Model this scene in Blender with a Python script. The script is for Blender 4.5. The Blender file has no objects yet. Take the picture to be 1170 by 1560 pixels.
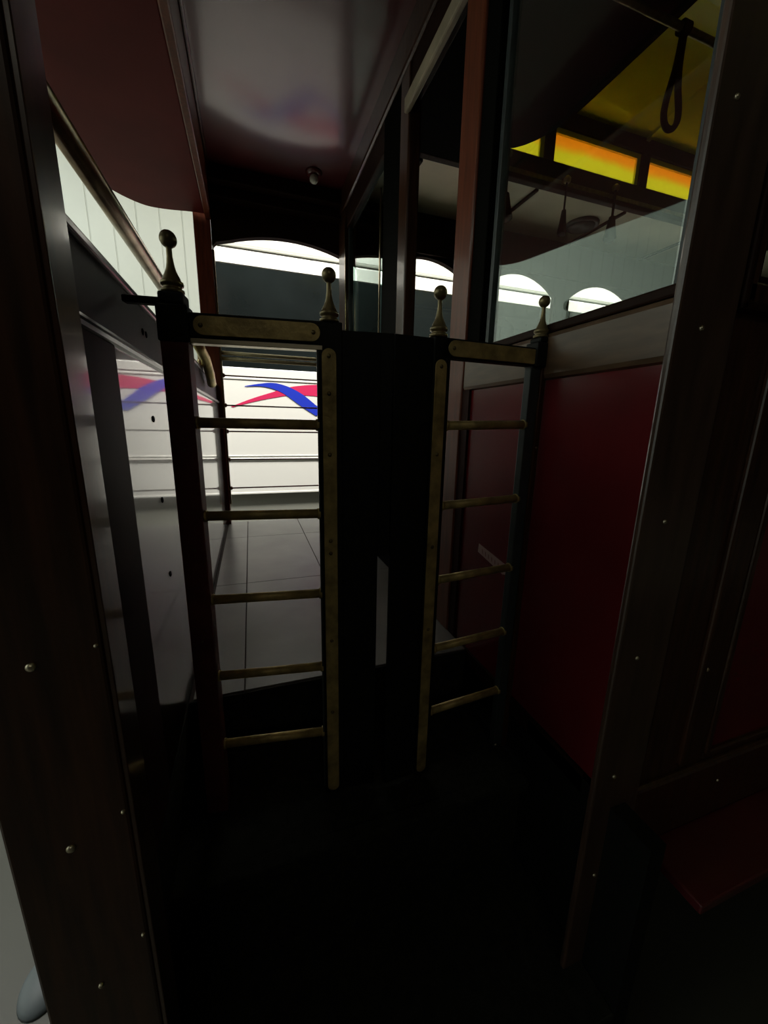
import bpy, bmesh, math, random
from mathutils import Vector, Matrix
random.seed(7)
S = bpy.context.scene
COL = S.collection

# ---------------------------------------------------------------- camera
yaw, pitch, roll = math.radians(19.0), math.radians(-12.9), math.radians(1.2)
f = Vector((math.sin(yaw)*math.cos(pitch), math.cos(yaw)*math.cos(pitch), math.sin(pitch)))
rt = Vector((math.cos(yaw), -math.sin(yaw), 0)); up = rt.cross(f)
R_ = rt*math.cos(roll) + up*math.sin(roll)
U_ = -rt*math.sin(roll) + up*math.cos(roll)
cd = bpy.data.cameras.new('camera'); cam = bpy.data.objects.new('camera', cd); COL.objects.link(cam)
cam.matrix_world = Matrix(((R_.x, U_.x, -f.x, 0), (R_.y, U_.y, -f.y, 0), (R_.z, U_.z, -f.z, 0), (0, 0, 0, 1)))
cd.sensor_fit = 'HORIZONTAL'; cd.sensor_width = 36; cd.lens = 586/1170*36
cd.clip_start = 0.02; cd.clip_end = 100
S.camera = cam

# ---------------------------------------------------------------- world + exposure
w = bpy.data.worlds.new('world'); S.world = w; w.use_nodes = True
w.node_tree.nodes['Background'].inputs[0].default_value = (1.0, 0.82, 0.6, 1)
w.node_tree.nodes['Background'].inputs[1].default_value = 0.004
S.view_settings.view_transform = 'Standard'; S.view_settings.look = 'None'
S.view_settings.gamma = 1; S.view_settings.use_curve_mapping = False
S.view_settings.exposure = 0.0

# ---------------------------------------------------------------- lights of the hall, plus an added fill
def area(name, loc, target, sx, sy, power, col=(1, 0.97, 0.88)):
    l = bpy.data.lights.new(name, 'AREA'); l.shape = 'RECTANGLE'; l.size = sx; l.size_y = sy
    l.energy = power; l.color = col
    o = bpy.data.objects.new(name, l); COL.objects.link(o); o.location = loc
    o.rotation_euler = (Vector(target)-Vector(loc)).to_track_quat('-Z', 'Y').to_euler()
    return o
area('hall_lamp_over_bus', (2.0, 3.1, 3.6), (2.0, 4.1, 0.0), 9.0, 0.5, 240)
area('hall_lamp_over_tram', (2.0, 2.3, 4.3), (2.0, 4.2, -0.3), 9.0, 0.5, 640)
area('hall_lamp_by_siding', (-3.0, 4.2, 3.9), (-3.0, 6.5, 0.5), 6.0, 0.5, 45, (0.95, 1.0, 0.92))
area('hall_lamp_far_end', (-3.6, 2.0, 4.2), (-7.5, 3.5, 1.0), 5.0, 1.0, 470, (0.95, 1.0, 0.96))
area('fill_behind_camera', (-0.6, -3.5, 2.6), (0.2, 0.8, -0.2), 1.6, 0.3, 5.0, (1, 0.93, 0.75))  # added fill behind the camera, no visible source; brightens the gate brass

# ---------------------------------------------------------------- materials
def mat(name, col, rough=0.5, metal=0.0, coat=0.0, noise=0.0, nscale=20, bump=0.0, bscale=60, spec=0.5, wave=None, coat_rough=0.03):
    m = bpy.data.materials.new(name); m.use_nodes = True
    nt = m.node_tree; b = nt.nodes['Principled BSDF']
    b.inputs['Base Color'].default_value = (*col, 1); b.inputs['Roughness'].default_value = rough
    b.inputs['Metallic'].default_value = metal; b.inputs['Coat Weight'].default_value = coat
    b.inputs['Coat Roughness'].default_value = coat_rough; b.inputs['Specular IOR Level'].default_value = spec
    tc = nt.nodes.new('ShaderNodeTexCoord')
    if noise:
        n = nt.nodes.new('ShaderNodeTexNoise'); n.inputs['Scale'].default_value = nscale; n.inputs['Detail'].default_value = 5
        src = tc.outputs['Object']
        if wave:
            mp = nt.nodes.new('ShaderNodeMapping'); mp.inputs['Scale'].default_value = wave
            nt.links.new(src, mp.inputs[0]); src = mp.outputs[0]
        nt.links.new(src, n.inputs['Vector'])
        r = nt.nodes.new('ShaderNodeValToRGB')
        r.color_ramp.elements[0].position = 0.3; r.color_ramp.elements[1].position = 0.7
        r.color_ramp.elements[0].color = (*[c*(1-noise) for c in col], 1)
        r.color_ramp.elements[1].color = (*[min(1, c*(1+noise*0.6)) for c in col], 1)
        nt.links.new(n.outputs['Fac'], r.inputs[0]); nt.links.new(r.outputs[0], b.inputs['Base Color'])
    if bump:
        n2 = nt.nodes.new('ShaderNodeTexNoise'); n2.inputs['Scale'].default_value = bscale; n2.inputs['Detail'].default_value = 3
        nt.links.new(tc.outputs['Object'], n2.inputs['Vector'])
        bp = nt.nodes.new('ShaderNodeBump'); bp.inputs['Strength'].default_value = bump; bp.inputs['Distance'].default_value = 0.01
        nt.links.new(n2.outputs['Fac'], bp.inputs['Height']); nt.links.new(bp.outputs[0], b.inputs['Normal'])
    return m
M = {}
M['ceil_red'] = mat('varnished_dark_red', (0.11, 0.014, 0.016), 0.35, coat=0.8, noise=0.25, nscale=3, coat_rough=0.13, bump=0.25, bscale=2.2)
M['hood_red'] = mat('satin_dark_red', (0.15, 0.020, 0.018), 0.5, coat=0.0, spec=0.12, noise=0.2, nscale=3, coat_rough=0.15)
M['panel_red'] = mat('painted_red_panel', (0.16, 0.012, 0.016), 0.25, noise=0.2, nscale=5, bump=0.04, bscale=9)
M['wood'] = mat('varnished_mahogany', (0.055, 0.021, 0.009), 0.34, coat=0.4, spec=0.3, noise=0.5, nscale=14, wave=(6, 6, 0.5), bump=0.05, bscale=25, coat_rough=0.12)
M['wood_gloss'] = mat('glossy_mahogany', (0.06, 0.02, 0.008), 0.3, coat=1.0, noise=0.4, nscale=14, wave=(6, 6, 0.5), bump=0.03, bscale=15, coat_rough=0.08)
M['track_sheen'] = mat('pale_track_sheen', (0.42, 0.35, 0.24), 0.5, noise=0.3, nscale=10)  # pale tone stands in for the bright reflection on the door track
M['wood_sheen'] = mat('mahogany_post_sheen', (0.075, 0.042, 0.028), 0.3, coat=0.5, noise=0.4, nscale=9, wave=(5, 5, 0.6), coat_rough=0.15)  # base lightened to carry the broad reflection on the right post
M['wood_red'] = mat('red_mahogany', (0.16, 0.038, 0.014), 0.4, coat=0.25, spec=0.3, noise=0.35, nscale=12, wave=(6, 6, 0.5), coat_rough=0.12)
M['wood_dark'] = mat('dark_stained_wood', (0.024, 0.010, 0.006), 0.5, spec=0.08, noise=0.3, nscale=12, wave=(6, 1, 1))
M['dash'] = mat('glossy_dash_panel', (0.05, 0.016, 0.013), 0.3, coat=1.0, noise=0.2, nscale=6, bump=0.015, bscale=4, coat_rough=0.05)
M['stile'] = mat('dull_dark_red_stile', (0.035, 0.012, 0.010), 0.6, spec=0.08, noise=0.3, nscale=9)
M['dash_dull'] = mat('dull_upper_dash_board', (0.020, 0.015, 0.009), 0.5, spec=0.12, noise=0.4, nscale=7)
M['brass'] = mat('tarnished_brass', (0.50, 0.38, 0.15), 0.5, metal=0.4, noise=0.45, nscale=30, bump=0.15, bscale=80)
M['brass_bright'] = mat('polished_brass', (0.52, 0.42, 0.24), 0.25, metal=1.0, noise=0.25, nscale=30)
M['brass_gold'] = mat('yellow_brass_casting', (0.62, 0.50, 0.20), 0.35, metal=0.8, noise=0.35, nscale=22)
M['brass_old'] = mat('dull_bronze', (0.24, 0.19, 0.09), 0.36, metal=0.6, noise=0.4, nscale=40)
M['copper'] = mat('worn_copper_pipe', (0.50, 0.38, 0.27), 0.28, metal=1.0, noise=0.35, nscale=25)
M['brass_dull'] = mat('dull_rail_brass', (0.42, 0.36, 0.20), 0.5, metal=0.35, noise=0.2, nscale=8)
M['rail_wood'] = mat('rail_wood_sheen', (0.13, 0.075, 0.04), 0.38, coat=0.3, noise=0.3, nscale=12, wave=(6, 1, 6), coat_rough=0.2)  # lighter base takes the place of the wall's reflection on the rail
M['iron'] = mat('black_painted_iron', (0.0055, 0.0065, 0.005), 0.6, noise=0.5, nscale=40, spec=0.25)
M['iron_red'] = mat('dark_red_painted_post', (0.15, 0.034, 0.030), 0.45, noise=0.4, nscale=30)
M['iron_grey'] = mat('dark_blue_grey_iron', (0.035, 0.045, 0.045), 0.4, noise=0.3, nscale=30)
M['black'] = mat('black_rubber_tread', (0.020, 0.021, 0.015), 0.8, spec=0.15, noise=0.4, nscale=50, bump=0.2)
M['steel'] = mat('steel_screw', (0.75, 0.68, 0.5), 0.35, metal=1.0)
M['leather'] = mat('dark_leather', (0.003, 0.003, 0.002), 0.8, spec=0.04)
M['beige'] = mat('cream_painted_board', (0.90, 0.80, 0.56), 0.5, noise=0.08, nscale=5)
M['yellow_ceiling'] = mat('yellow_lit_ceiling', (0.85, 0.86, 0.08), 0.3, coat=0.4)  # yellow light from the panes is put into this base colour
M['bus_white'] = mat('white_bus_paint', (0.85, 0.84, 0.80), 0.3, coat=0.3)
M['bus_glass'] = mat('tinted_bus_glass', (0.010, 0.013, 0.013), 0.15, spec=0.35, noise=0.4, nscale=1.5)
M['bus_grey'] = mat('grey_bus_skirt', (0.32, 0.32, 0.28), 0.5)
M['bus_blue'] = mat('blue_stripe', (0.02, 0.045, 0.55), 0.35)
M['bus_pink'] = mat('magenta_stripe', (0.68, 0.03, 0.12), 0.35)
M['tyre'] = mat('tyre_rubber', (0.015, 0.015, 0.015), 0.8)
M['siding_lit'] = mat('lit_ribbed_siding', (0.75, 0.79, 0.74), 0.5, noise=0.04, nscale=2)  # lit copy of the siding: left wall's extra brightness put into colour
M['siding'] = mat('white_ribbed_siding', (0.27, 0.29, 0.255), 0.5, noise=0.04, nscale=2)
M['hall_floor'] = mat('smooth_hall_floor', (0.055, 0.055, 0.042), 0.45, noise=0.12, nscale=2)
M['hall_ceiling'] = mat('hall_ceiling_board', (0.12, 0.12, 0.11), 0.8)
M['floor_grey'] = mat('grey_floor_sheet', (0.25, 0.25, 0.24), 0.32, noise=0.2, nscale=4, bump=0.02, bscale=12)
M['joint'] = mat('dark_floor_joint', (0.03, 0.012, 0.008), 0.7)
M['paper'] = mat('pink_white_tape', (0.55, 0.36, 0.34), 0.6)
M['ink'] = mat('faded_ink', (0.25, 0.06, 0.06), 0.6)
M['bulb'] = mat('white_lamp_glass', (0.85, 0.82, 0.7), 0.12, coat=0.5)
M['vent'] = mat('grey_vent_metal', (0.10, 0.11, 0.11), 0.4)
M['blue_grey'] = mat('blue_grey_plastic', (0.11, 0.13, 0.14), 0.5)

def glassmat(name, tint, refl, rough=0.02):
    m = bpy.data.materials.new(name); m.use_nodes = True; nt = m.node_tree
    for n in list(nt.nodes): nt.nodes.remove(n)
    o = nt.nodes.new('ShaderNodeOutputMaterial'); mx = nt.nodes.new('ShaderNodeMixShader')
    t = nt.nodes.new('ShaderNodeBsdfTransparent'); t.inputs[0].default_value = (*tint, 1)
    g = nt.nodes.new('ShaderNodeBsdfGlossy'); g.inputs[0].default_value = (0.92, 1, 0.97, 1); g.inputs['Roughness'].default_value = rough
    fr = nt.nodes.new('ShaderNodeLayerWeight'); fr.inputs[0].default_value = 0.5
    pw = nt.nodes.new('ShaderNodeMath'); pw.operation = 'POWER'; pw.inputs[1].default_value = 5.0
    nt.links.new(fr.outputs['Facing'], pw.inputs[0])
    ml = nt.nodes.new('ShaderNodeMath'); ml.operation = 'MULTIPLY_ADD'; ml.inputs[1].default_value = 1.0-refl; ml.inputs[2].default_value = refl; ml.use_clamp = True
    nt.links.new(pw.outputs[0], ml.inputs[0]); nt.links.new(ml.outputs[0], mx.inputs[0])
    nt.links.new(t.outputs[0], mx.inputs[1]); nt.links.new(g.outputs[0], mx.inputs[2]); nt.links.new(mx.outputs[0], o.inputs[0])
    return m
M['glass'] = glassmat('old_window_glass', (0.92, 0.96, 0.94), 0.16)
M['glass_clear'] = glassmat('clear_far_window_glass', (0.98, 0.99, 0.98), 0.03)
M['glass2'] = glassmat('greenish_window_glass', (0.72, 0.85, 0.82), 0.03)

def stained(name):
    m = bpy.data.materials.new(name); m.use_nodes = True; nt = m.node_tree
    for n in list(nt.nodes): nt.nodes.remove(n)
    o = nt.nodes.new('ShaderNodeOutputMaterial'); t = nt.nodes.new('ShaderNodeBsdfTranslucent')
    tc = nt.nodes.new('ShaderNodeTexCoord'); sp = nt.nodes.new('ShaderNodeSeparateXYZ')
    ns = nt.nodes.new('ShaderNodeTexNoise'); ns.inputs['Scale'].default_value = 5
    ad = nt.nodes.new('ShaderNodeMath'); ad.operation = 'MULTIPLY_ADD'; ad.inputs[1].default_value = 0.05
    rp = nt.nodes.new('ShaderNodeValToRGB'); mr = nt.nodes.new('ShaderNodeMapRange')
    mr.inputs['From Min'].default_value = 1.66; mr.inputs['From Max'].default_value = 1.88
    nt.links.new(tc.outputs['Object'], sp.inputs[0]); nt.links.new(tc.outputs['Object'], ns.inputs['Vector'])
    nt.links.new(ns.outputs['Fac'], ad.inputs[0]); nt.links.new(sp.outputs['Z'], ad.inputs[2]); nt.links.new(ad.outputs[0], mr.inputs['Value'])
    nt.links.new(mr.outputs[0], rp.inputs[0]); nt.links.new(rp.outputs[0], t.inputs[0]); nt.links.new(t.outputs[0], o.inputs[0])
    e = rp.color_ramp.elements; e[0].position = 0.40; e[0].color = (0.52, 0.50, 0.09, 1); e[1].position = 0.60; e[1].color = (0.60, 0.33, 0.06, 1)
    x = e.new(0.86); x.color = (0.62, 0.32, 0.04, 1); x = e.new(0.92); x.color = (0.55, 0.48, 0.03, 1)
    return m
M['stained'] = stained('stained_clerestory_glass')

# ---------------------------------------------------------------- geometry helpers
def box(bm, x0, x1, y0, y1, z0, z1):
    v = [bm.verts.new((x, y, z)) for z in (min(z0, z1), max(z0, z1)) for y in (min(y0, y1), max(y0, y1)) for x in (min(x0, x1), max(x0, x1))]
    for q in ((0, 2, 3, 1), (4, 5, 7, 6), (0, 1, 5, 4), (2, 6, 7, 3), (0, 4, 6, 2), (1, 3, 7, 5)):
        bm.faces.new([v[i] for i in q])
def tube(bm, a, b, r, n=14, r2=None, caps=True):
    a = Vector(a); b = Vector(b); d = (b-a).normalized()
    u = d.orthogonal().normalized(); v = d.cross(u); r2 = r if r2 is None else r2
    A = [bm.verts.new(a+(u*math.cos(2*math.pi*i/n)+v*math.sin(2*math.pi*i/n))*r) for i in range(n)]
    B = [bm.verts.new(b+(u*math.cos(2*math.pi*i/n)+v*math.sin(2*math.pi*i/n))*r2) for i in range(n)]
    for i in range(n):
        fc = bm.faces.new((A[i], A[(i+1) % n], B[(i+1) % n], B[i])); fc.smooth = True
    if caps:
        bm.faces.new(A[::-1]); bm.faces.new(B)
def path_tube(bm, pts, r, n=10, flat=1.0):
    pts = [Vector(p) for p in pts]; rings = []
    u = None
    for i, p in enumerate(pts):
        d = (pts[min(i+1, len(pts)-1)]-pts[max(i-1, 0)]).normalized()
        if u is None: u = d.orthogonal().normalized()
        u = (u-d*u.dot(d)).normalized(); v = d.cross(u)
        rings.append([bm.verts.new(p+(u*math.cos(2*math.pi*k/n)+v*math.sin(2*math.pi*k/n)*flat)*r) for k in range(n)])
    for a, b in zip(rings, rings[1:]):
        for k in range(n):
            fc = bm.faces.new((a[k], a[(k+1) % n], b[(k+1) % n], b[k])); fc.smooth = True
    bm.faces.new(rings[0][::-1]); bm.faces.new(rings[-1])
def lathe(bm, c, prof, n=24, axis='Z'):
    c = Vector(c); rings = []
    for r, h in prof:
        ring = []
        for k in range(n):
            a = 2*math.pi*k/n
            if axis == 'Z': p = Vector((r*math.cos(a), r*math.sin(a), h))
            elif axis == 'Y': p = Vector((r*math.cos(a), h, r*math.sin(a)))
            else: p = Vector((h, r*math.cos(a), r*math.sin(a)))
            ring.append(bm.verts.new(c+p))
        rings.append(ring)
    for a, b in zip(rings, rings[1:]):
        for k in range(n):
            fc = bm.faces.new((a[k], a[(k+1) % n], b[(k+1) % n], b[k])); fc.smooth = True
    bm.faces.new(rings[0][::-1]); bm.faces.new(rings[-1])
def prism(bm, pts, ax, a, b):
    """extrude a 2-D outline: ax='Y' -> pts are (x,z); 'X' -> (y,z); 'Z' -> (x,y)"""
    def P(p, t):
        return {'Y': (p[0], t, p[1]), 'X': (t, p[0], p[1]), 'Z': (p[0], p[1], t)}[ax]
    A = [bm.verts.new(P(p, a)) for p in pts]; B = [bm.verts.new(P(p, b)) for p in pts]
    n = len(pts); bm.faces.new(A); bm.faces.new(B[::-1])
    for i in range(n): bm.faces.new((A[i], B[i], B[(i+1) % n], A[(i+1) % n]))
def obj(name, bm, m, parent=None, bevel=0.0, seg=2, loc=None):
    bmesh.ops.recalc_face_normals(bm, faces=bm.faces)
    me = bpy.data.meshes.new(name); bm.to_mesh(me); bm.free(); me.materials.append(M[m])
    o = bpy.data.objects.new(name, me); COL.objects.link(o)
    if parent: o.parent = parent
    if bevel:
        md = o.modifiers.new('bevel', 'BEVEL'); md.width = bevel; md.segments = seg; md.limit_method = 'ANGLE'; md.angle_limit = math.radians(40)
    return o
def bxo(name, dims, m, parent=None, bevel=0.0):
    bm = bmesh.new()
    for d in (dims if isinstance(dims[0], (tuple, list)) else [dims]): box(bm, *d)
    return obj(name, bm, m, parent, bevel)
def struct(o): o['kind'] = 'structure'; return o
def empty(name, loc=(0, 0, 0)):
    o = bpy.data.objects.new(name, None); COL.objects.link(o); o.location = loc; o.empty_display_size = 0.05; return o
def tag(o, label, cat, group=None):
    o['label'] = label; o['category'] = cat
    if group: o['group'] = group
    return o
def screw(parent, x, y, z, ax='Y', s=-1, r=0.0045, m='steel', name='screw'):
    """dome-headed screw; ax/s give the outward direction; built around local origin of parent"""
    bm = bmesh.new(); pr = [(r, -0.001), (r, 0.0004*1), (r*0.85, 0.0016), (r*0.5, 0.0026), (r*0.12, 0.003)]
    lathe(bm, (x, y, z), [(a, h*s) for a, h in pr], 12, ax)
    return obj(name, bm, m, parent)

# ================================================================= HALL (setting outside the tram)
GZ = -1.45
struct(bxo('floor', (-8, 12, -6, 7.2, GZ-0.1, GZ), 'hall_floor'))
struct(bxo('ceiling', (-8, 12, -6, 7.2, 5.0, 5.1), 'hall_ceiling'))
def ribbed(name, horizontal_axis, a0, a1, pos, z0, z1, pitchw=0.30):
    bm = bmesh.new(); t = a0; k = 0
    while t < a1-1e-6:
        e = min(t+pitchw, a1)
        if horizontal_axis == 'X':
            box(bm, t+0.006, e-0.006, pos, pos+0.05, z0, z1); box(bm, t-0.006, t+0.006, pos+0.005, pos+0.05, z0, z1)
        else:
            box(bm, pos-0.05, pos, t+0.006, e-0.006, z0, z1); box(bm, pos-0.05, pos-0.014, t-0.006, t+0.006, z0, z1)
        t = e
    return struct(obj(name, bm, 'siding' if horizontal_axis == 'X' else 'siding_lit', bevel=0.004))
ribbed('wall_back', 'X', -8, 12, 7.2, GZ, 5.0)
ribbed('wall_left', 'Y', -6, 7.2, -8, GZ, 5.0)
hook = tag(bxo('wall_hook', [(-1.80, -1.755, 7.13, 7.2, 1.96, 2.01), (-1.80, -1.72, 7.13, 7.15, 1.96, 1.985)], 'brass_old', bevel=0.004), 'small dark hook fixed on the white ribbed wall behind the sloping brass handrail', 'hook')

# ================================================================= WHITE BUS
VY = 4.2
bus = tag(empty('bus', (3.6, VY+1.2, GZ)), 'large white bus with blue and magenta swoosh parked beyond the far doorway', 'bus')
bus_inv = Matrix.Translation(-bus.location)
def bpart(name, bm, m, parent=bus, bevel=0.0):
    bm.transform(bus_inv); return obj(name, bm, m, parent, bevel)
bm = bmesh.new()   # body sides: rounded profile in (y,z)
prof = [(VY, -0.745), (VY, 0.50), (VY+0.012, 0.52), (VY+0.012, 1.395), (VY, 1.41), (VY, 1.52), (VY+0.012, 1.545), (VY+0.012, 1.56), (VY+0.004, 1.58), (VY+0.01, 1.72),
        (VY+0.05, 1.84), (VY+0.16, 1.93), (VY+0.4, 1.98), (VY+2.0, 1.98), (VY+2.24, 1.93), (VY+2.4, 1.7), (VY+2.4, -0.745)]
prism(bm, prof, 'X', -0.32, 7.6); bpart('body', bm, 'bus_white', bevel=0.006)
for z0, z1, d in ((0.395, 0.412, 0.006), (-0.392, -0.372, 0.010), (-0.352, -0.342, 0.006), (-0.745, -0.725, 0.006)):
    bm = bmesh.new(); box(bm, -0.32, 7.6, VY-d, VY+0.01, z0, z1); bpart('moulding', bm, 'bus_white', bevel=0.003)
bm = bmesh.new(); box(bm, -0.325, 7.6, VY+0.004, VY+0.02, 0.502, 1.402); glass = bpart('window_band', bm, 'bus_glass')
bm = bmesh.new(); box(bm, -0.322, 7.6, VY-0.004, VY+0.02, 1.545, 1.562); bpart('roof_seam', bm, 'bus_grey', bevel=0.003)
for x in (1.35, 2.7, 4.05, 5.4, 6.75):
    bm = bmesh.new(); box(bm, x-0.012, x+0.012, VY+0.001, VY+0.02, 0.505, 1.398); bpart('window_divider', bm, 'iron')
bm = bmesh.new(); box(bm, -0.28, 7.55, VY+0.05, VY+2.35, -1.18, -0.745); bpart('skirt', bm, 'bus_grey')
for wx in (0.9, 5.9):
    for wy in (VY+0.25, VY+2.15):
        bm = bmesh.new(); lathe(bm, (wx, wy, GZ+0.42), [(0.2, -0.14), (0.40, -0.14), (0.42, -0.10), (0.42, 0.10), (0.40, 0.14), (0.2, 0.14)], 32, 'Y')
        wh = bpart('wheel', bm, 'tyre')
        bm = bmesh.new(); lathe(bm, (wx, wy-0.15, GZ+0.42), [(0.21, 0.0), (0.19, -0.02), (0.08, -0.02), (0.05, -0.05)], 24, 'Y'); bpart('hub', bm, 'bus_grey', wh)
def swoosh(name, up_pts, lo_pts, m, d):
    bm = bmesh.new(); n = len(up_pts)
    A = [[bm.verts.new((x, y, z)) for x, z in up_pts] for y in (VY-d, VY-0.001)]
    B = [[bm.verts.new((x, y, z)) for x, z in lo_pts] for y in (VY-d, VY-0.001)]
    for i in range(n-1):
        bm.faces.new((A[0][i], A[0][i+1], B[0][i+1], B[0][i]))
        bm.faces.new((A[1][i], B[1][i], B[1][i+1], A[1][i+1]))
    return bpart(name, bm, m)
def smooth(pts, n=8):
    out = []
    for i in range(len(pts)-1):
        p0 = pts[max(i-1, 0)]; p1 = pts[i]; p2 = pts[i+1]; p3 = pts[min(i+2, len(pts)-1)]
        for k in range(n):
            t = k/n
            out.append(tuple(0.5*((2*p1[j])+(-p0[j]+p2[j])*t+(2*p0[j]-5*p1[j]+4*p2[j]-p3[j])*t*t+(-p0[j]+3*p1[j]-3*p2[j]+p3[j])*t**3) for j in (0, 1)))
    return out+[pts[-1]]
pk_u = smooth([(-0.17, 0.135), (0.02, 0.215), (0.22, 0.285), (0.45, 0.355), (0.78, 0.385), (1.25, 0.37), (2.0, 0.22)])
pk_l = smooth([(-0.15, 0.13), (0.03, 0.185), (0.24, 0.235), (0.46, 0.270), (0.78, 0.262), (1.25, 0.24), (2.0, 0.10)])
swoosh('magenta_stripe', pk_u, pk_l, 'bus_pink', 0.003)
bl_u = smooth([(-0.03, 0.335), (0.10, 0.362), (0.24, 0.378), (0.38, 0.350), (0.52, 0.285), (0.64, 0.195), (0.73, 0.125)])
bl_l = smooth([(-0.03, 0.330), (0.10, 0.340), (0.22, 0.325), (0.34, 0.278), (0.47, 0.190), (0.56, 0.130), (0.66, 0.070)])
swoosh('blue_stripe', bl_u, bl_l, 'bus_blue', 0.005)
swoosh('blue_stripe', [(0.66, 0.150), (0.80, 0.185), (1.1, 0.30)], [(0.66, 0.068), (0.80, 0.12), (1.1, 0.26)], 'bus_blue', 0.006)

# ================================================================= TRAM SHELL
CZ = 1.48
# platform floor: sheets laid with joints
bm = bmesh.new()
xs = [-0.19, -0.055, 0.315, 0.665]; ys = [1.03, 1.82, 2.61, 3.05]
for i in range(3):
    for j in range(3):
        box(bm, xs[i]+0.0022, xs[i+1]-0.0022, ys[j]+0.0012, ys[j+1]-0.0012, -0.765, -0.75)
fl = struct(obj('floor', bm, 'floor_grey', bevel=0.001))
sub = bxo('floor_joint', (-0.20, 0.66, 1.025, 3.05, -0.80, -0.753), 'joint', fl)
struct(bxo('floor', (0.66, 6.5, 0.52, 3.0, -0.80, -0.75), 'wood_dark'))
# riser, lower tread, toe step
st = tag(empty('entrance_step', (0.23, 0.85, -0.95)), 'black rubber covered entrance step under the pair of brass gates', 'step')
def spart(name, dims, m, bev=0.0):
    bm = bmesh.new(); box(bm, *dims); bm.transform(Matrix.Translation(-st.location)); return obj(name, bm, m, st, bev)
spart('riser', (-0.20, 0.655, 1.02, 1.025, -0.925, -0.752), 'black')
spart('tread', (-0.20, 0.66, 0.685, 1.035, -0.95, -0.925), 'black', 0.003)
spart('nosing', (-0.20, 0.66, 0.665, 0.70, -0.955, -0.921), 'black', 0.006)
spart('riser', (-0.20, 0.66, 0.70, 0.715, -1.20, -0.95), 'black')
spart('tread', (-0.20, 0.66, 0.36, 0.715, -1.22, -1.20), 'black', 0.003)
spart('riser', (-0.20, 0.66, 0.37, 0.39, -1.45, -1.22), 'iron')
spart('cheek', (-0.235, -0.20, 0.36, 1.03, -1.45, -0.93), 'iron')
spart('cheek', (0.66, 0.70, 0.36, 0.70, -1.45, -0.76), 'iron')
# underframe
struct(bxo('trim_1', [(0.68, 6.5, 0.60, 2.95, -1.15, -0.80), (-0.24, 0.66, 1.04, 2.95, -1.05, -0.80)], 'iron'))

# ceiling of the platform, glossy
struct(bxo('ceiling', (-0.16, 0.655, 0.42, 3.02, CZ, CZ+0.03), 'ceil_red'))
# bowed hood over the tram front
hood = [(-0.20, 2.97), (-0.28, 2.975), (-0.43, 3.0), (-0.55, 2.985), (-0.68, 2.86), (-0.76, 2.62), (-0.85, 2.3), (-0.93, 2.05), (-0.99, 1.85), (-1.0, 1.72)]
hood = smooth(hood, 5); hood = hood+[(x, 3.44-y) for x, y in hood[::-1][1:]]
bm = bmesh.new(); prism(bm, hood, 'Z', 1.25, 1.30); struct(obj('ceiling', bm, 'hood_red', bevel=0.006))
struct(bxo('trim_2', [(-0.20, -0.165, 0.42, 3.0, 1.235, CZ+0.03)], 'wood_red', bevel=0.006))
struct(bxo('trim_3', [(-0.165, -0.150, 0.42, 3.0, CZ-0.022, CZ)], 'wood', bevel=0.005))
# cornice at the far end of the platform ceiling
struct(bxo('trim_4', [(-0.165, 0.655, 2.86, 3.0, 1.40, CZ), (-0.165, 0.655, 2.92, 3.0, 1.34, 1.40)], 'wood_dark', bevel=0.008))

# far wall with arched openings
def arch_outline(x0, x1, zs, zp, rc=0.03, n=18):
    xm = (x0+x1)/2; hw = (x1-x0)/2; pts = []
    for k in range(n+1):
        t = -1+2*k/n; x = xm+t*hw
        z = zs+(zp-zs)*(1-abs(t)**2.0)
        pts.append((x, z))
    pts[0] = (x0, zs-0.035); pts.insert(1, (x0+0.006, zs-0.004)); pts[2] = (x0+0.025, zs+0.018)
    pts[-1] = (x1, zs-0.035); pts.insert(-1, (x1-0.006, zs-0.004)); pts[-3] = (x1-0.025, zs+0.018)
    return pts
bays = [(-0.17, 0.80), (0.95, 1.71), (1.84, 2.57), (2.70, 3.49), (3.62, 4.38), (4.51, 5.27), (5.4, 6.2)]
ZS, ZP = [1.10]*7, [1.20, 1.235, 1.245, 1.25, 1.25, 1.25, 1.25]
bm = bmesh.new(); y0, y1 = 3.0, 3.05
xe = 6.5; prevx = -0.27
for i, (a, b) in enumerate(bays):
    o = arch_outline(a, b, ZS[i], ZP[i])
    pts = [(a, 1.62)]+o+[(b, 1.62)]
    # ordered strip quads between arch and top
    for y in (y0, y1):
        top = [bm.verts.new((p[0], y, 1.62)) for p in o]; bot = [bm.verts.new((p[0], y, p[1])) for p in o]
        for k in range(len(o)-1): bm.faces.new((top[k], top[k+1], bot[k+1], bot[k]))
    A = [bm.verts.new((p[0], y0, p[1])) for p in o]; B = [bm.verts.new((p[0], y1, p[1])) for p in o]
    for k in range(len(o)-1): bm.faces.new((A[k], A[k+1], B[k+1], B[k]))
    nx = bays[i+1][0] if i+1 < len(bays) else xe
    box(bm, b, nx, y0, y1, (-0.75 if i else -0.75), 1.62)
    if i: box(bm, a, b, y0, y1, -0.75, 0.36)
struct(obj('wall_back', bm, 'wood_dark'))
struct(bxo('trim_5', (-0.27, -0.172, 2.985, 3.06, -0.80, 1.62), 'wood_red', bevel=0.004))
struct(bxo('trim_6', (-0.172, -0.160, 2.995, 3.03, -0.60, 1.07), 'brass_old', bevel=0.002))
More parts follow.
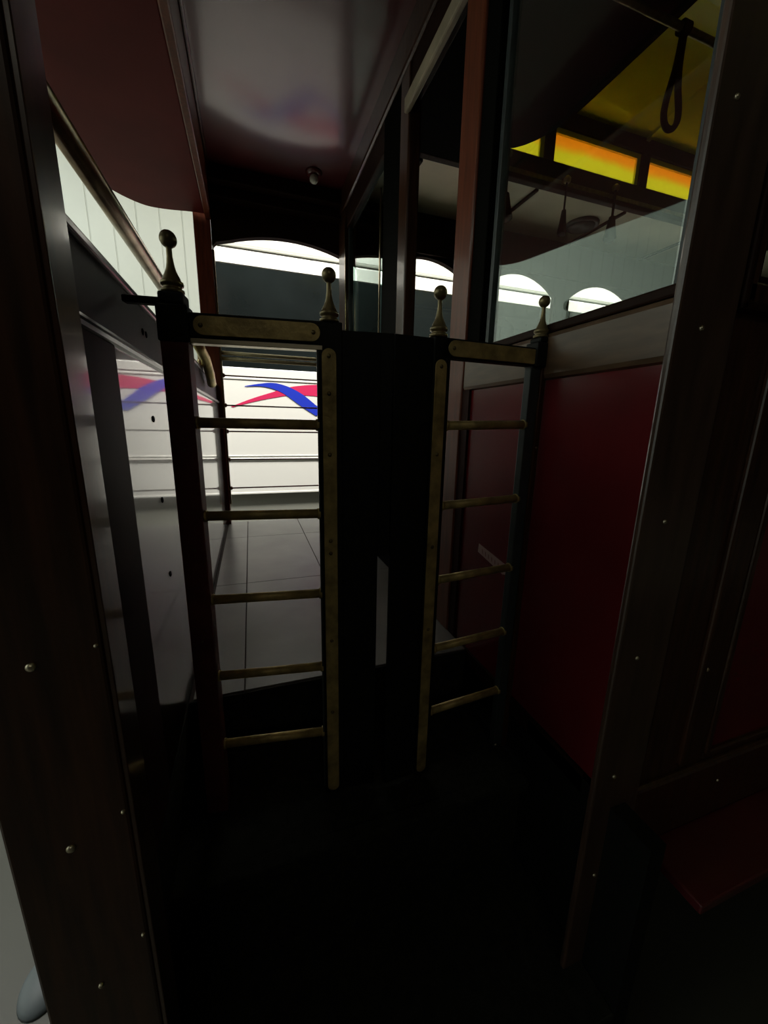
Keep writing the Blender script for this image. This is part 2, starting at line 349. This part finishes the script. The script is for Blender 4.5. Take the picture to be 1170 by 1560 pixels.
# panes in the saloon's far windows
wf = 1
for i, (a, b) in enumerate(bays[1:], 1):
    fr = bxo('window_%d' % wf, [(a, a+0.02, 3.005, 3.04, 0.36, ZS[i]), (b-0.02, b, 3.005, 3.04, 0.36, ZS[i]), (a, b, 3.005, 3.04, 0.36, 0.39)], 'wood_dark'); struct(fr)
    bm = bmesh.new(); prism(bm, [(a+0.001, 0.37), (b-0.001, 0.37)]+[p for p in arch_outline(a, b, ZS[i], ZP[i])[::-1]], 'Y', 3.026, 3.030)
    obj('pane', bm, 'glass_clear', fr); wf += 1

# left dash wall (X = -0.2)
struct(bxo('wall_left', (-0.235, -0.20, 0.47, 2.985, -0.75, 0.118), 'dash', bevel=0.003))
struct(bxo('trim_7', (-0.228, -0.206, 0.47, 2.985, 0.118, 0.232), 'dash_dull'))
struct(bxo('trim_8', (-0.235, -0.190, 0.47, 2.985, 0.112, 0.130), 'wood', bevel=0.007))
cap = struct(bxo('trim_9', (-0.235, -0.198, 0.47, 2.985, 0.228, 0.243), 'wood', bevel=0.004))
struct(bxo('trim_10', (-0.235, -0.198, 0.47, 2.985, -1.05, -0.75), 'black'))
for y, z in ((0.98, 0.0), (0.98, -0.18), (0.98, -0.36), (1.75, 0.02), (1.75, -0.19), (1.75, -0.40), (1.72, 0.17), (1.0, 0.18), (1.03, 0.18)):
    screw(cap, -0.1995 if z < 0.12 else -0.2055, y, z, 'X', 1, 0.007, 'iron')

struct(bxo('trim_40', (-0.201, -0.1965, 0.47, 0.755, -0.75, 0.112), 'stile', bevel=0.001))
# bulkhead between platform and saloon (X = 0.67)
PX0, PX1 = 0.668, 0.70
bk = struct(bxo('wall_right', (PX0, PX1, 0.46, 1.20, -0.75, 0.112), 'panel_red'))
struct(bxo('wall_right', (PX0, PX1, 1.98, 3.0, -0.75, 0.112), 'panel_red'))
struct(bxo('trim_11', [(0.656, 0.705, 0.46, 1.156, 0.108, 0.212)], 'rail_wood', bevel=0.012))
struct(bxo('trim_12', [(0.662, 0.705, 0.46, 1.10, 0.212, 0.232)], 'wood_dark', bevel=0.004))
struct(bxo('trim_13', [(0.656, 0.705, 2.03, 2.80, 0.108, 0.232)], 'wood', bevel=0.012))
struct(bxo('trim_14', [(0.655, 0.71, 1.155, 1.262, -0.75, 1.42)], 'wood_red', bevel=0.006))
struct(bxo('trim_15', [(0.664, 0.71, 1.085, 1.155, 0.215, 1.24)], 'leather', bevel=0.003))
struct(bxo('trim_41', [(0.660, 0.705, 1.115, 1.156, -0.75, 0.110)], 'stile'))
struct(bxo('trim_16', [(0.655, 0.71, 1.70, 1.80, -0.75, 1.42), ], 'wood', bevel=0.008))
struct(bxo('trim_17', [(0.66, 0.71, 1.80, 2.03, -0.75, 1.42), ], 'leather', bevel=0.008))
struct(bxo('trim_18', [(0.655, 0.71, 2.79, 3.0, -0.75, 1.42)], 'wood', bevel=0.008))
struct(bxo('trim_19', [(0.645, 0.71, 0.46, 3.0, 1.36, CZ+0.02)], 'wood', bevel=0.012))
struct(bxo('trim_20', [(0.662, 0.705, 0.46, 3.0, 1.24, 1.37)], 'wood_dark', bevel=0.006))
struct(bxo('trim_21', [(0.640, 0.663, 0.46, 1.72, 1.196, 1.248)], 'track_sheen', bevel=0.006))
struct(bxo('trim_22', [(0.66, 0.70, 0.46, 3.0, CZ, 2.15)], 'wood_dark'))
for n, (ya, yb, mm) in enumerate(((0.50, 1.07, 'glass'), (2.03, 2.79, 'glass2'))):
    fr = struct(bxo('window_%d' % (8+n), [(0.675, 0.70, ya, ya+0.016, 0.232, 1.24), (0.675, 0.70, yb-0.016, yb, 0.232, 1.24), (0.675, 0.70, ya, yb, 0.225, 0.236)], 'iron_grey', bevel=0.002))
    bxo('pane', (0.685, 0.689, ya+0.002, yb-0.002, 0.228, 1.24), mm, fr)
# thin bright edge strip beside the second pane
struct(bxo('trim_23', (0.650, 0.656, 2.784, 2.796, 0.22, 1.30), 'brass_bright'))
struct(bxo('trim_24', (0.650, 0.656, 2.035, 2.047, 0.22, 1.10), 'brass_bright'))

# saloon shell
struct(bxo('wall_front', [(0.72, 6.5, 0.49, 0.52, -0.75, 0.19), (0.72, 6.5, 0.49, 0.52, 1.24, 1.5), (1.6, 1.75, 0.49, 0.52, 0.19, 1.24), (2.65, 2.78, 0.49, 0.52, 0.19, 1.24), (3.55, 3.7, 0.49, 0.52, 0.19, 1.24), (4.5, 6.5, 0.49, 0.52, 0.19, 1.24)], 'wood_dark'))
struct(bxo('wall_right', (6.5, 6.55, 0.49, 3.05, -0.75, 2.2), 'wood_dark'))
struct(bxo('ceiling', (0.70, 6.5, 2.43, 3.0, 1.505, 1.535), 'beige'))
struct(bxo('trim_25', (0.70, 6.5, 2.97, 3.0, 1.245, 1.507), 'wood_dark'))
struct(bxo('ceiling', (1.60, 6.5, 0.52, 1.04, 1.505, 1.535), 'beige'))
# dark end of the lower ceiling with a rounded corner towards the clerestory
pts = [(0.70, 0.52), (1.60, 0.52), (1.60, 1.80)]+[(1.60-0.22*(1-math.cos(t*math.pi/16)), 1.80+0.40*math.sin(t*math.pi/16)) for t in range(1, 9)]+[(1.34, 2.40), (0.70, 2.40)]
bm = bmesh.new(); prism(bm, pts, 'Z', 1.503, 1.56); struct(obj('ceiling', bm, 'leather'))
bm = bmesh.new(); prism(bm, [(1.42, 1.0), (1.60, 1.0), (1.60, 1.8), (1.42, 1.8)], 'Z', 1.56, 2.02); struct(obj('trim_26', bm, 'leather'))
# clerestory
struct(bxo('trim_27', [(0.70, 6.5, 2.38, 2.43, 1.50, 1.645)], 'wood_dark', bevel=0.006))
struct(bxo('trim_28', [(0.70, 6.5, 2.375, 2.382, 1.525, 1.55)], 'brass_old', bevel=0.002))
struct(bxo('trim_29', [(0.70, 6.5, 2.38, 2.43, 1.835, 1.925)], 'wood_dark', bevel=0.006))
struct(bxo('trim_30', [(1.60, 6.5, 1.04, 1.09, 1.50, 1.645), (1.60, 6.5, 1.04, 1.09, 1.835, 1.925)], 'wood_dark'))
cx = [1.05, 1.87, 2.67, 3.47, 4.27, 5.07, 5.87]
wn = 10
for side, yy in (('far', 2.40), ('near', 1.06)):
    for k, x in enumerate(cx[:-1]):
        x2 = cx[k+1]
        fr = struct(bxo('window_%d' % wn, [(x-0.035, x+0.035, yy-0.02, yy+0.03, 1.645, 1.835)], 'wood_dark'))
        bxo('sash', [(x+0.035, x2-0.035, yy-0.004, yy+0.01, 1.805, 1.835), (x2-0.065, x2-0.035, yy-0.004, yy+0.01, 1.645, 1.806)], 'yellow_ceiling', fr)
        bxo('pane', (x+0.034, x2-0.034, yy+0.010, yy+0.014, 1.645, 1.835), 'stained', fr); wn += 1
bm = bmesh.new(); n = 16; y_a, y_b = 1.06, 2.42
A = []
for k in range(n+1):
    t = k/n; y = y_a+(y_b-y_a)*t; z = 1.915+0.10*math.sin(math.pi*t); A.append((y, z))
prism(bm, A+[(y, z+0.03) for y, z in A[::-1]], 'X', 0.70, 6.5); clc = struct(obj('ceiling', bm, 'yellow_ceiling'))
for x in (1.86, 2.66, 3.46, 4.26):
    bm = bmesh.new(); prism(bm, [(y, z-0.018) for y, z in A]+[(y, z+0.001) for y, z in A[::-1]], 'X', x-0.015, x+0.015); obj('roof_rib', bm, 'yellow_ceiling', clc)
# ribs across the cream ceiling
for i, x in enumerate((1.02, 1.84, 2.60, 3.42, 4.2)):
    struct(bxo('trim_%d' % (31+i), (x-0.012, x+0.012, 2.43, 2.97, 1.49, 1.506), 'wood_dark', bevel=0.003))

# ================================================================= POSTS at the near doorway
lp = struct(bxo('trim_36', (-0.254, -0.146, 0.400, 0.452, -1.2, 1.7), 'wood', bevel=0.003))
# varnished side facing of the post towards the doorway
bxo('side_facing', (-0.146, -0.141, 0.402, 0.450, -1.2, 1.7), 'wood_gloss', lp, 0.001)
bxo('side_facing', (-0.215, -0.204, 0.452, 0.475, -0.75, 0.235), 'wood', lp)
for x, z in ((-0.203, -0.225), (-0.201, -0.440), (-0.199, -0.645), (-0.203, 0.02), (-0.203, 0.25)):
    screw(lp, x, 0.3995, z, 'Y', -1, 0.0045 if z > -0.6 else 0.003)
for z in (-0.212, -0.41, -0.59):
    screw(lp, -0.1505, 0.3995, z, 'Y', -1, 0.0022)
rp = struct(bxo('trim_37', (0.606, 0.735, 0.447, 0.460, -1.2, 1.7), 'wood_sheen', bevel=0.004))
for x, z in ((0.664, 0.153), (0.664, -0.154), (0.659, -0.416), (0.657, -0.684), (0.653, -0.942), (0.648, 0.442)):
    screw(rp, x-0.004, 0.4465, z*0.993, 'Y', -1, 0.0042)
# tram side right of the door
sd = struct(bxo('wall_front', [(0.735, 0.955, 0.462, 0.49, -0.75, 0.19), (0.955, 2.4, 0.462, 0.49, 0.05, 0.19), (0.955, 2.4, 0.462, 0.49, -0.75, -0.73)], 'wood', bevel=0.004))
bxo('side_panel', (0.955, 2.4, 0.472, 0.485, -0.73, 0.05), 'panel_red', sd)
bxo('panel_moulding', [(0.862, 0.880, 0.452, 0.464, -0.73, 0.18), (0.955, 0.972, 0.458, 0.474, -0.73, 0.05)], 'wood', sd, 0.004)
screw(sd, 0.896, 0.4615, -0.497, 'Y', -1, 0.0045); 
sl = struct(bxo('trim_38', (0.735, 2.4, 0.45, 0.49, -0.915, -0.75), 'wood', bevel=0.008))
screw(sl, 1.008, 0.4495, -0.81, 'Y', -1, 0.0035)
rb = tag(empty('running_board', (1.5, 0.4, -0.935)), 'dark reddish running board along the tram side right of the doorway', 'step')
bm = bmesh.new(); box(bm, -0.70, 0.9, -0.07, 0.06, -0.012, 0.012); obj('board', bm, 'ceil_red', rb, 0.004)
for x in (-0.5, 0.3, 0.8):
    bm = bmesh.new(); prism(bm, [(-0.06, -0.012), (0.08, -0.012), (0.08, -0.14), (0.06, -0.14)], 'X', x-0.01, x+0.01); obj('bracket', bm, 'iron', rb)
# side window to the right of the door: bead, sash, glass
sw = struct(bxo('window_30', [(0.742, 0.756, 0.445, 0.49, 0.188, 1.3), (0.742, 1.6, 0.445, 0.49, 0.188, 0.202)], 'wood_dark', bevel=0.004))
bxo('sash', [(0.756, 0.786, 0.455, 0.488, 0.202, 1.3), (0.756, 1.6, 0.455, 0.488, 0.202, 0.235)], 'wood', sw, 0.005)
bxo('sash_bead', [(0.786, 0.797, 0.462, 0.484, 0.235, 1.3), (0.786, 1.6, 0.462, 0.484, 0.235, 0.246)], 'wood_dark', sw)
bxo('pane', (0.797, 1.6, 0.472, 0.476, 0.246, 1.3), 'glass', sw)
# roof edge over the near side
struct(bxo('trim_39', (-0.285, 2.4, 0.42, 0.52, 1.48, 1.75), 'wood_dark'))

# ================================================================= GATES
def finial(parent, x, y, z, s=1.0):
    bm = bmesh.new()
    pr = [(0.0175, 0.0), (0.0190, 0.002), (0.0190, 0.006), (0.0150, 0.008), (0.0150, 0.011), (0.0182, 0.013), (0.0188, 0.016), (0.0180, 0.019), (0.0150, 0.021), (0.0140, 0.025),
          (0.0108, 0.031), (0.0080, 0.038), (0.0060, 0.047), (0.0048, 0.058), (0.0046, 0.070), (0.0050, 0.072)]
    r = 0.0138; zc = 0.072+r*0.93
    for k in range(1, 12):
        a = -math.pi/2+math.pi*k/12
        if r*math.cos(a) > 0.0048: pr.append((r*math.cos(a), zc+r*math.sin(a)))
    pr.append((0.001, zc+r))
    lathe(bm, (x, y, z), [(a*s, h*s) for a, h in pr], 24)
    return obj('finial', bm, 'brass_old', parent)
def strap(parent, x0, x1, z0, z1, y, m='brass'):
    """flat brass strap with rounded ends lying on the near face, outline in (x,z)"""
    bm = bmesh.new(); w_ = min(x1-x0, z1-z0)/2; pts = []
    if (x1-x0) > (z1-z0):
        zc = (z0+z1)/2
        pts = [(x0+w_-w_*math.sin(t*math.pi/10), zc+w_*math.cos(t*math.pi/10)) for t in range(11)]+[(x1-w_+w_*math.sin(t*math.pi/10), zc-w_*math.cos(t*math.pi/10)) for t in range(11)]
    else:
        xc = (x0+x1)/2
        pts = [(xc+w_*math.cos(t*math.pi/10), z1-w_+w_*math.sin(t*math.pi/10)) for t in range(11)]+[(xc-w_*math.cos(t*math.pi/10), z0+w_-w_*math.sin(t*math.pi/10)) for t in range(11)]
    prism(bm, pts, 'Y', y-0.003, y); return obj('brass_strap', bm, m, parent, 0.0008)
def rung(parent, x0, x1, z, y, sk=0.0):
    bm = bmesh.new(); tube(bm, (x0, y, z), (x1, y, z+sk), 0.0100, 16); 
    tube(bm, (x0-0.001, y, z), (x0+0.006, y, z), 0.0120, 16); tube(bm, (x1-0.006, y, z+sk), (x1+0.001, y, z+sk), 0.0120, 16)
    return obj('rung', bm, 'brass', parent)
# ---- left leaf: local frame, origin at bottom of the hinge post
def leaf(name, loc, ang, label):
    e = empty(name, loc); e.rotation_euler = (0, 0, ang); tag(e, label, 'gate', 'pair of low gates across the doorway'); return e
gl = leaf('gate', (-0.118, 0.838, -0.916), math.radians(-8.0), 'left gate leaf with six brass bars and dark red hinge post by the glossy panel')
H = 1.102
bxo('hinge_post', (-0.024, 0.022, -0.018, 0.018, 0.0, H-0.03), 'iron_red', gl, 0.002)
bxo('post_cap', (-0.026, 0.026, -0.022, 0.020, H-0.05, H+0.012), 'iron', gl, 0.003)
bxo('post_collar', (-0.021, 0.021, -0.020, 0.020, H+0.012, H+0.032), 'iron', gl, 0.004)
bxo('top_bar', (0.02, 0.26, -0.012, 0.014, H-0.040, H+0.002), 'iron', gl, 0.002)
bxo('bar_glint', (0.022, 0.262, -0.013, 0.012, H-0.050, H-0.0415), 'steel', gl, 0.001)  # light strip added to imitate the reflecting underside of the top bar
strap(gl, 0.032, 0.258, H-0.036, H-0.003, -0.012)
bxo('latch_post', (0.254, 0.300, -0.012, 0.014, 0.0, H+0.002), 'iron', gl, 0.002)
bxo('edging', (0.2505, 0.2545, -0.010, 0.012, 0.02, H-0.045), 'iron_grey', gl)
strap(gl, 0.260, 0.288, 0.01, H-0.046, -0.012)
for zz in (0.917, 0.732, 0.548, 0.363, 0.182):
    rung(gl, 0.020, 0.253, zz-0.006, 0.0)
bxo('closing_plate', [(0.300, 0.378, -0.004, 0.004, 0.0, H-0.010), (0.378, 0.404, -0.004, 0.004, 0.625, H-0.010)], 'iron', gl, 0.001)
finial(gl, 0.0, 0.0, H+0.032, 1.02); finial(gl, 0.276, 0.0, H+0.002, 0.98)
for zz in (H-0.060, 0.972, 0.852, 0.668, 0.640, 0.43, 0.24): screw(gl, 0.2735, -0.015, zz, 'Y', -1, 0.0042, 'brass_old')
for xx in (0.045, 0.245): screw(gl, xx, -0.015, H-0.0195, 'Y', -1, 0.0042, 'brass_old')
for zz in (0.86, 0.66, 0.455): screw(gl, 0.0, -0.018, zz, 'Y', -1, 0.003, 'brass_old')
bxo('wall_arm', (-0.082, -0.020, -0.010, 0.010, H+0.012, H+0.024), 'iron', gl, 0.003)

gr = leaf('gate', (0.656, 0.795, -0.915), math.radians(3.0), 'right gate leaf with brass bars in front of the red bulkhead panel')
H = 1.092
bxo('hinge_post', (-0.034, -0.006, -0.010, 0.012, 0.0, H-0.035), 'iron_grey', gr, 0.002)
bxo('hinge_plate', (-0.007, 0.008, -0.016, -0.004, 0.0, H-0.035), 'wood', gr, 0.002)
bxo('post_cap', (-0.030, 0.010, -0.020, 0.020, H-0.042, H+0.012), 'iron', gr, 0.003)
bxo('post_collar', (-0.022, 0.012, -0.018, 0.018, H+0.012, H+0.024), 'iron', gr, 0.004)
bxo('top_bar', (-0.272, -0.020, -0.012, 0.014, H-0.040, H), 'iron', gr, 0.002)
strap(gr, -0.258, -0.018, H-0.036, H-0.004, -0.012)
bxo('latch_post', (-0.290, -0.250, -0.012, 0.014, 0.0, H), 'iron', gr, 0.002)
strap(gr, -0.287, -0.260, 0.01, H-0.044, -0.012)
for zz in (0.918, 0.737, 0.553, 0.368, 0.184):
    rung(gr, -0.250, -0.030, zz-0.004, 0.0, 0.006)
bxo('closing_plate', [(-0.375, -0.288, -0.004, 0.004, 0.0, H-0.002)], 'iron', gr, 0.001)
finial(gr, -0.276, 0.0, H, 1.0); finial(gr, -0.006, 0.0, H+0.024, 0.92)
for zz in (H-0.058, 0.852, 0.640, 0.43): screw(gr, -0.2735, -0.015, zz, 'Y', -1, 0.0042, 'brass_old')
screw(gr, -0.245, -0.015, H-0.020, 'Y', -1, 0.0042, 'brass_old')
screw(gr, 0.000, -0.016, 0.866, 'Y', -1, 0.003, 'brass_old'); screw(gr, -0.027, -0.010, 0.008, 'Y', -1, 0.004)

# ================================================================= HANDRAIL over the dash
hr = tag(empty('handrail', (-0.2, 1.3, 0.243)), 'round copper coloured handrail running above the left dash panel', 'handrail')
bm = bmesh.new(); path_tube(bm, [(0, -0.83, 0.100), (0, -0.4, 0.100), (0, 0.2, 0.100), (0, 0.70, 0.100), (0, 0.76, 0.088), (0, 0.78, 0.06), (0, 0.785, 0.02)], 0.0155, 20); obj('rail', bm, 'copper', hr)
bm = bmesh.new(); lathe(bm, (0, 0.785, 0.0), [(0.034, 0.0), (0.034, 0.006), (0.026, 0.012), (0.020, 0.022), (0.019, 0.03)], 24); obj('flange', bm, 'brass_bright', hr)
bm = bmesh.new(); path_tube(bm, [(0, 0.55, 0.085), (0.012, 0.64, 0.060), (0.022, 0.74, 0.030), (0.026, 0.86, -0.02), (0.024, 0.95, -0.06)], 0.022, 16); obj('bracket', bm, 'brass_gold', hr)
bm = bmesh.new(); path_tube(bm, [(0, -0.79, 0.100), (0, -0.80, 0.05), (0, -0.80, 0.0)], 0.012, 12); obj('stanchion', bm, 'brass_bright', hr)

# ================================================================= FAR DOORWAY RAILS
pr_ = tag(empty('guard_rail', (0.25, 3.02, 0.43)), 'double brass rail across the far doorway in front of the bus windows', 'rail')
for dz in (0.022, -0.014):
    bm = bmesh.new(); tube(bm, (-0.42, 0, dz), (0.40, 0, dz), 0.013, 14); obj('tube', bm, 'brass_dull', pr_)
zrod = [(0.305, 'uppermost'), (0.105, 'second from top'), (-0.075, 'middle'), (-0.275, 'second from bottom'), (-0.485, 'lowest')]
base = None
for z, w_ in zrod:
    e = empty('guard_rod', (0.25, 3.02, z)); tag(e, 'thin dark red rod before the white bus, %s of five' % w_, 'rod', 'thin rods across the far doorway')
    if base is None:
        bm = bmesh.new(); tube(bm, (-0.42, 0, 0), (0.42, 0, 0), 0.0052, 10); a = obj('rod', bm, 'iron_red', e)
        bm = bmesh.new(); lathe(bm, (-0.41, 0, 0), [(0.006, -0.012), (0.013, -0.008), (0.015, 0), (0.013, 0.008), (0.006, 0.014)], 16, 'X'); b = obj('knob', bm, 'iron_red', e); base = (a, b)
    else:
        for q in base:
            c = q.copy(); c.parent = e; COL.objects.link(c)

# ================================================================= CEILING LAMP
cl = tag(empty('ceiling_lamp', (0.446, 2.736, CZ)), 'small unlit round lamp on the glossy red platform ceiling', 'lamp')
bm = bmesh.new(); lathe(bm, (0, 0, 0), [(0.050, 0.0), (0.050, -0.006), (0.042, -0.014), (0.028, -0.018)], 28); obj('rose', bm, 'ceil_red', cl)
bm = bmesh.new(); lathe(bm, (0, 0, 0), [(0.014, -0.010), (0.016, -0.018), (0.023, -0.025), (0.027, -0.038), (0.024, -0.050), (0.014, -0.059), (0.002, -0.062)], 24); obj('bulb', bm, 'bulb', cl)

# ================================================================= SALOON FITTINGS
# straps hanging from the deck beam
def strap_hanger(loc, L, label, sc=1.0):
    e = tag(empty('hanging_strap', loc), label, 'strap', 'hanging straps in the saloon')
    bm = bmesh.new(); path_tube(bm, [(0, 0, 0.02), (0, 0, -0.03), (0, 0, -L*0.5), (0, 0, -L)], 0.019*sc, 10, 0.45); obj('strap', bm, 'leather', e)
    bm = bmesh.new(); lathe(bm, (0, 0, 0.02), [(0.012, 0), (0.022, 0.008), (0.022, 0.028), (0.010, 0.04)], 16); obj('knob', bm, 'brass_old', e)
    bm = bmesh.new(); lathe(bm, (0, 0, -L), [(0.019*sc, 0.07), (0.030*sc, 0.0), (0.042*sc, -0.06), (0.036*sc, -0.07)], 16); obj('grip', bm, 'leather', e)
    return e
strap_hanger((1.545, 2.345, 1.55), 0.24, 'dark strap hanging beside the reddish doorway jamb beyond the glass', 1.3)
strap_hanger((1.995, 2.345, 1.50), 0.20, 'slim dark strap hanging below the yellow panes, left of the round vent', 0.7)
strap_hanger((2.40, 2.345, 1.53), 0.20, 'dark strap hanging right of the round ceiling vent')
vt = tag(empty('ceiling_vent', (2.46, 2.68, 1.505)), 'round grey ventilator on the cream saloon ceiling under the yellow windows', 'vent')
bm = bmesh.new(); lathe(bm, (0, 0, 0), [(0.120, 0.0), (0.120, -0.012), (0.105, -0.022), (0.095, -0.014)], 32); obj('rim', bm, 'iron_grey', vt)
bm = bmesh.new(); lathe(bm, (0, 0, 0), [(0.096, -0.006), (0.085, -0.028), (0.03, -0.036), (0.002, -0.036)], 32); obj('cover', bm, 'vent', vt)
# strap rod and loop near the glass
rod = tag(empty('strap_rod', (1.40, 1.30, 1.40)), 'dull brass rod high in the saloon behind the glass', 'rod')
bm = bmesh.new(); tube(bm, (-0.70, 0, 0), (1.2, 0, 0), 0.012, 12); obj('tube', bm, 'brass_old', rod)
for x in (-0.55, 0.6):
    bm = bmesh.new(); tube(bm, (x, 0, 0), (x, 0, 0.105), 0.007, 10); obj('hanger', bm, 'brass_old', rod)
lo = tag(empty('strap_loop', (1.545, 1.30, 1.40)), 'dark leather grab loop hanging before the yellow saloon ceiling', 'strap')
bm = bmesh.new(); pts = [(0.0, 0.02), (-0.004, -0.04), (-0.012, -0.12), (-0.030, -0.20), (-0.036, -0.26), (-0.020, -0.295), (0.010, -0.300), (0.034, -0.275), (0.034, -0.235), (0.014, -0.17), (0.004, -0.10), (0.004, -0.02)]
path_tube(bm, [(x, 0, z) for x, z in smooth(pts, 4)], 0.011, 8); obj('loop', bm, 'leather', lo)
bm = bmesh.new(); tube(bm, (-0.016, 0, 0), (0.016, 0, 0), 0.022, 14); obj('sleeve', bm, 'leather', lo)
# bench along the far side of the saloon
bn = tag(empty('bench', (3.5, 2.75, -0.75)), 'long wooden bench under the far saloon windows', 'bench')
bm = bmesh.new(); box(bm, -2.5, 2.5, -0.22, 0.2, 0.40, 0.45); obj('seat', bm, 'wood_red', bn, 0.01)
bm = bmesh.new()
for k in range(5): box(bm, -2.5, 2.5, 0.17, 0.195, 0.50+k*0.14, 0.60+k*0.14)
obj('backrest', bm, 'wood_red', bn, 0.006)
for x in (-2.4, -0.8, 0.8, 2.4):
    bm = bmesh.new(); box(bm, x-0.03, x+0.03, -0.20, 0.17, 0.0, 0.40); obj('leg', bm, 'iron', bn)

# tape label stuck on the bulkhead
tp = empty('tape_label', (0.667, 0.93, -0.395)); tag(tp, 'pale pink tape label with faint writing stuck on the red bulkhead', 'label')
bm = bmesh.new(); prism(bm, [(0.075, 0.032), (0.078, 0.004), (-0.055, -0.022), (-0.085, -0.012), (-0.082, 0.010), (-0.06, 0.012)], 'X', -0.0005, 0.0004); obj('tape', bm, 'paper', tp)
bm = bmesh.new()
for k in range(7):
    y = 0.055-k*0.017; z = 0.012-k*0.0028
    prism(bm, [(y, z+0.007), (y-0.003, z+0.007), (y-0.005, z-0.006), (y-0.002, z-0.006)], 'X', -0.0009, -0.0004)
obj('writing', bm, 'ink', tp)

# small domed thing on the hall floor at lower left
dm = tag(empty('floor_dome', (-0.585, 0.95, GZ)), 'smooth bluish-grey rounded dome on the hall floor behind the left post', 'floor cap')
bm = bmesh.new(); bmesh.ops.create_uvsphere(bm, u_segments=28, v_segments=14, radius=1.0)
for v in bm.verts: v.co = Vector((v.co.x*0.055, v.co.y*0.075, max(v.co.z, 0)*0.03))
for fc in bm.faces: fc.smooth = True
obj('dome', bm, 'blue_grey', dm)
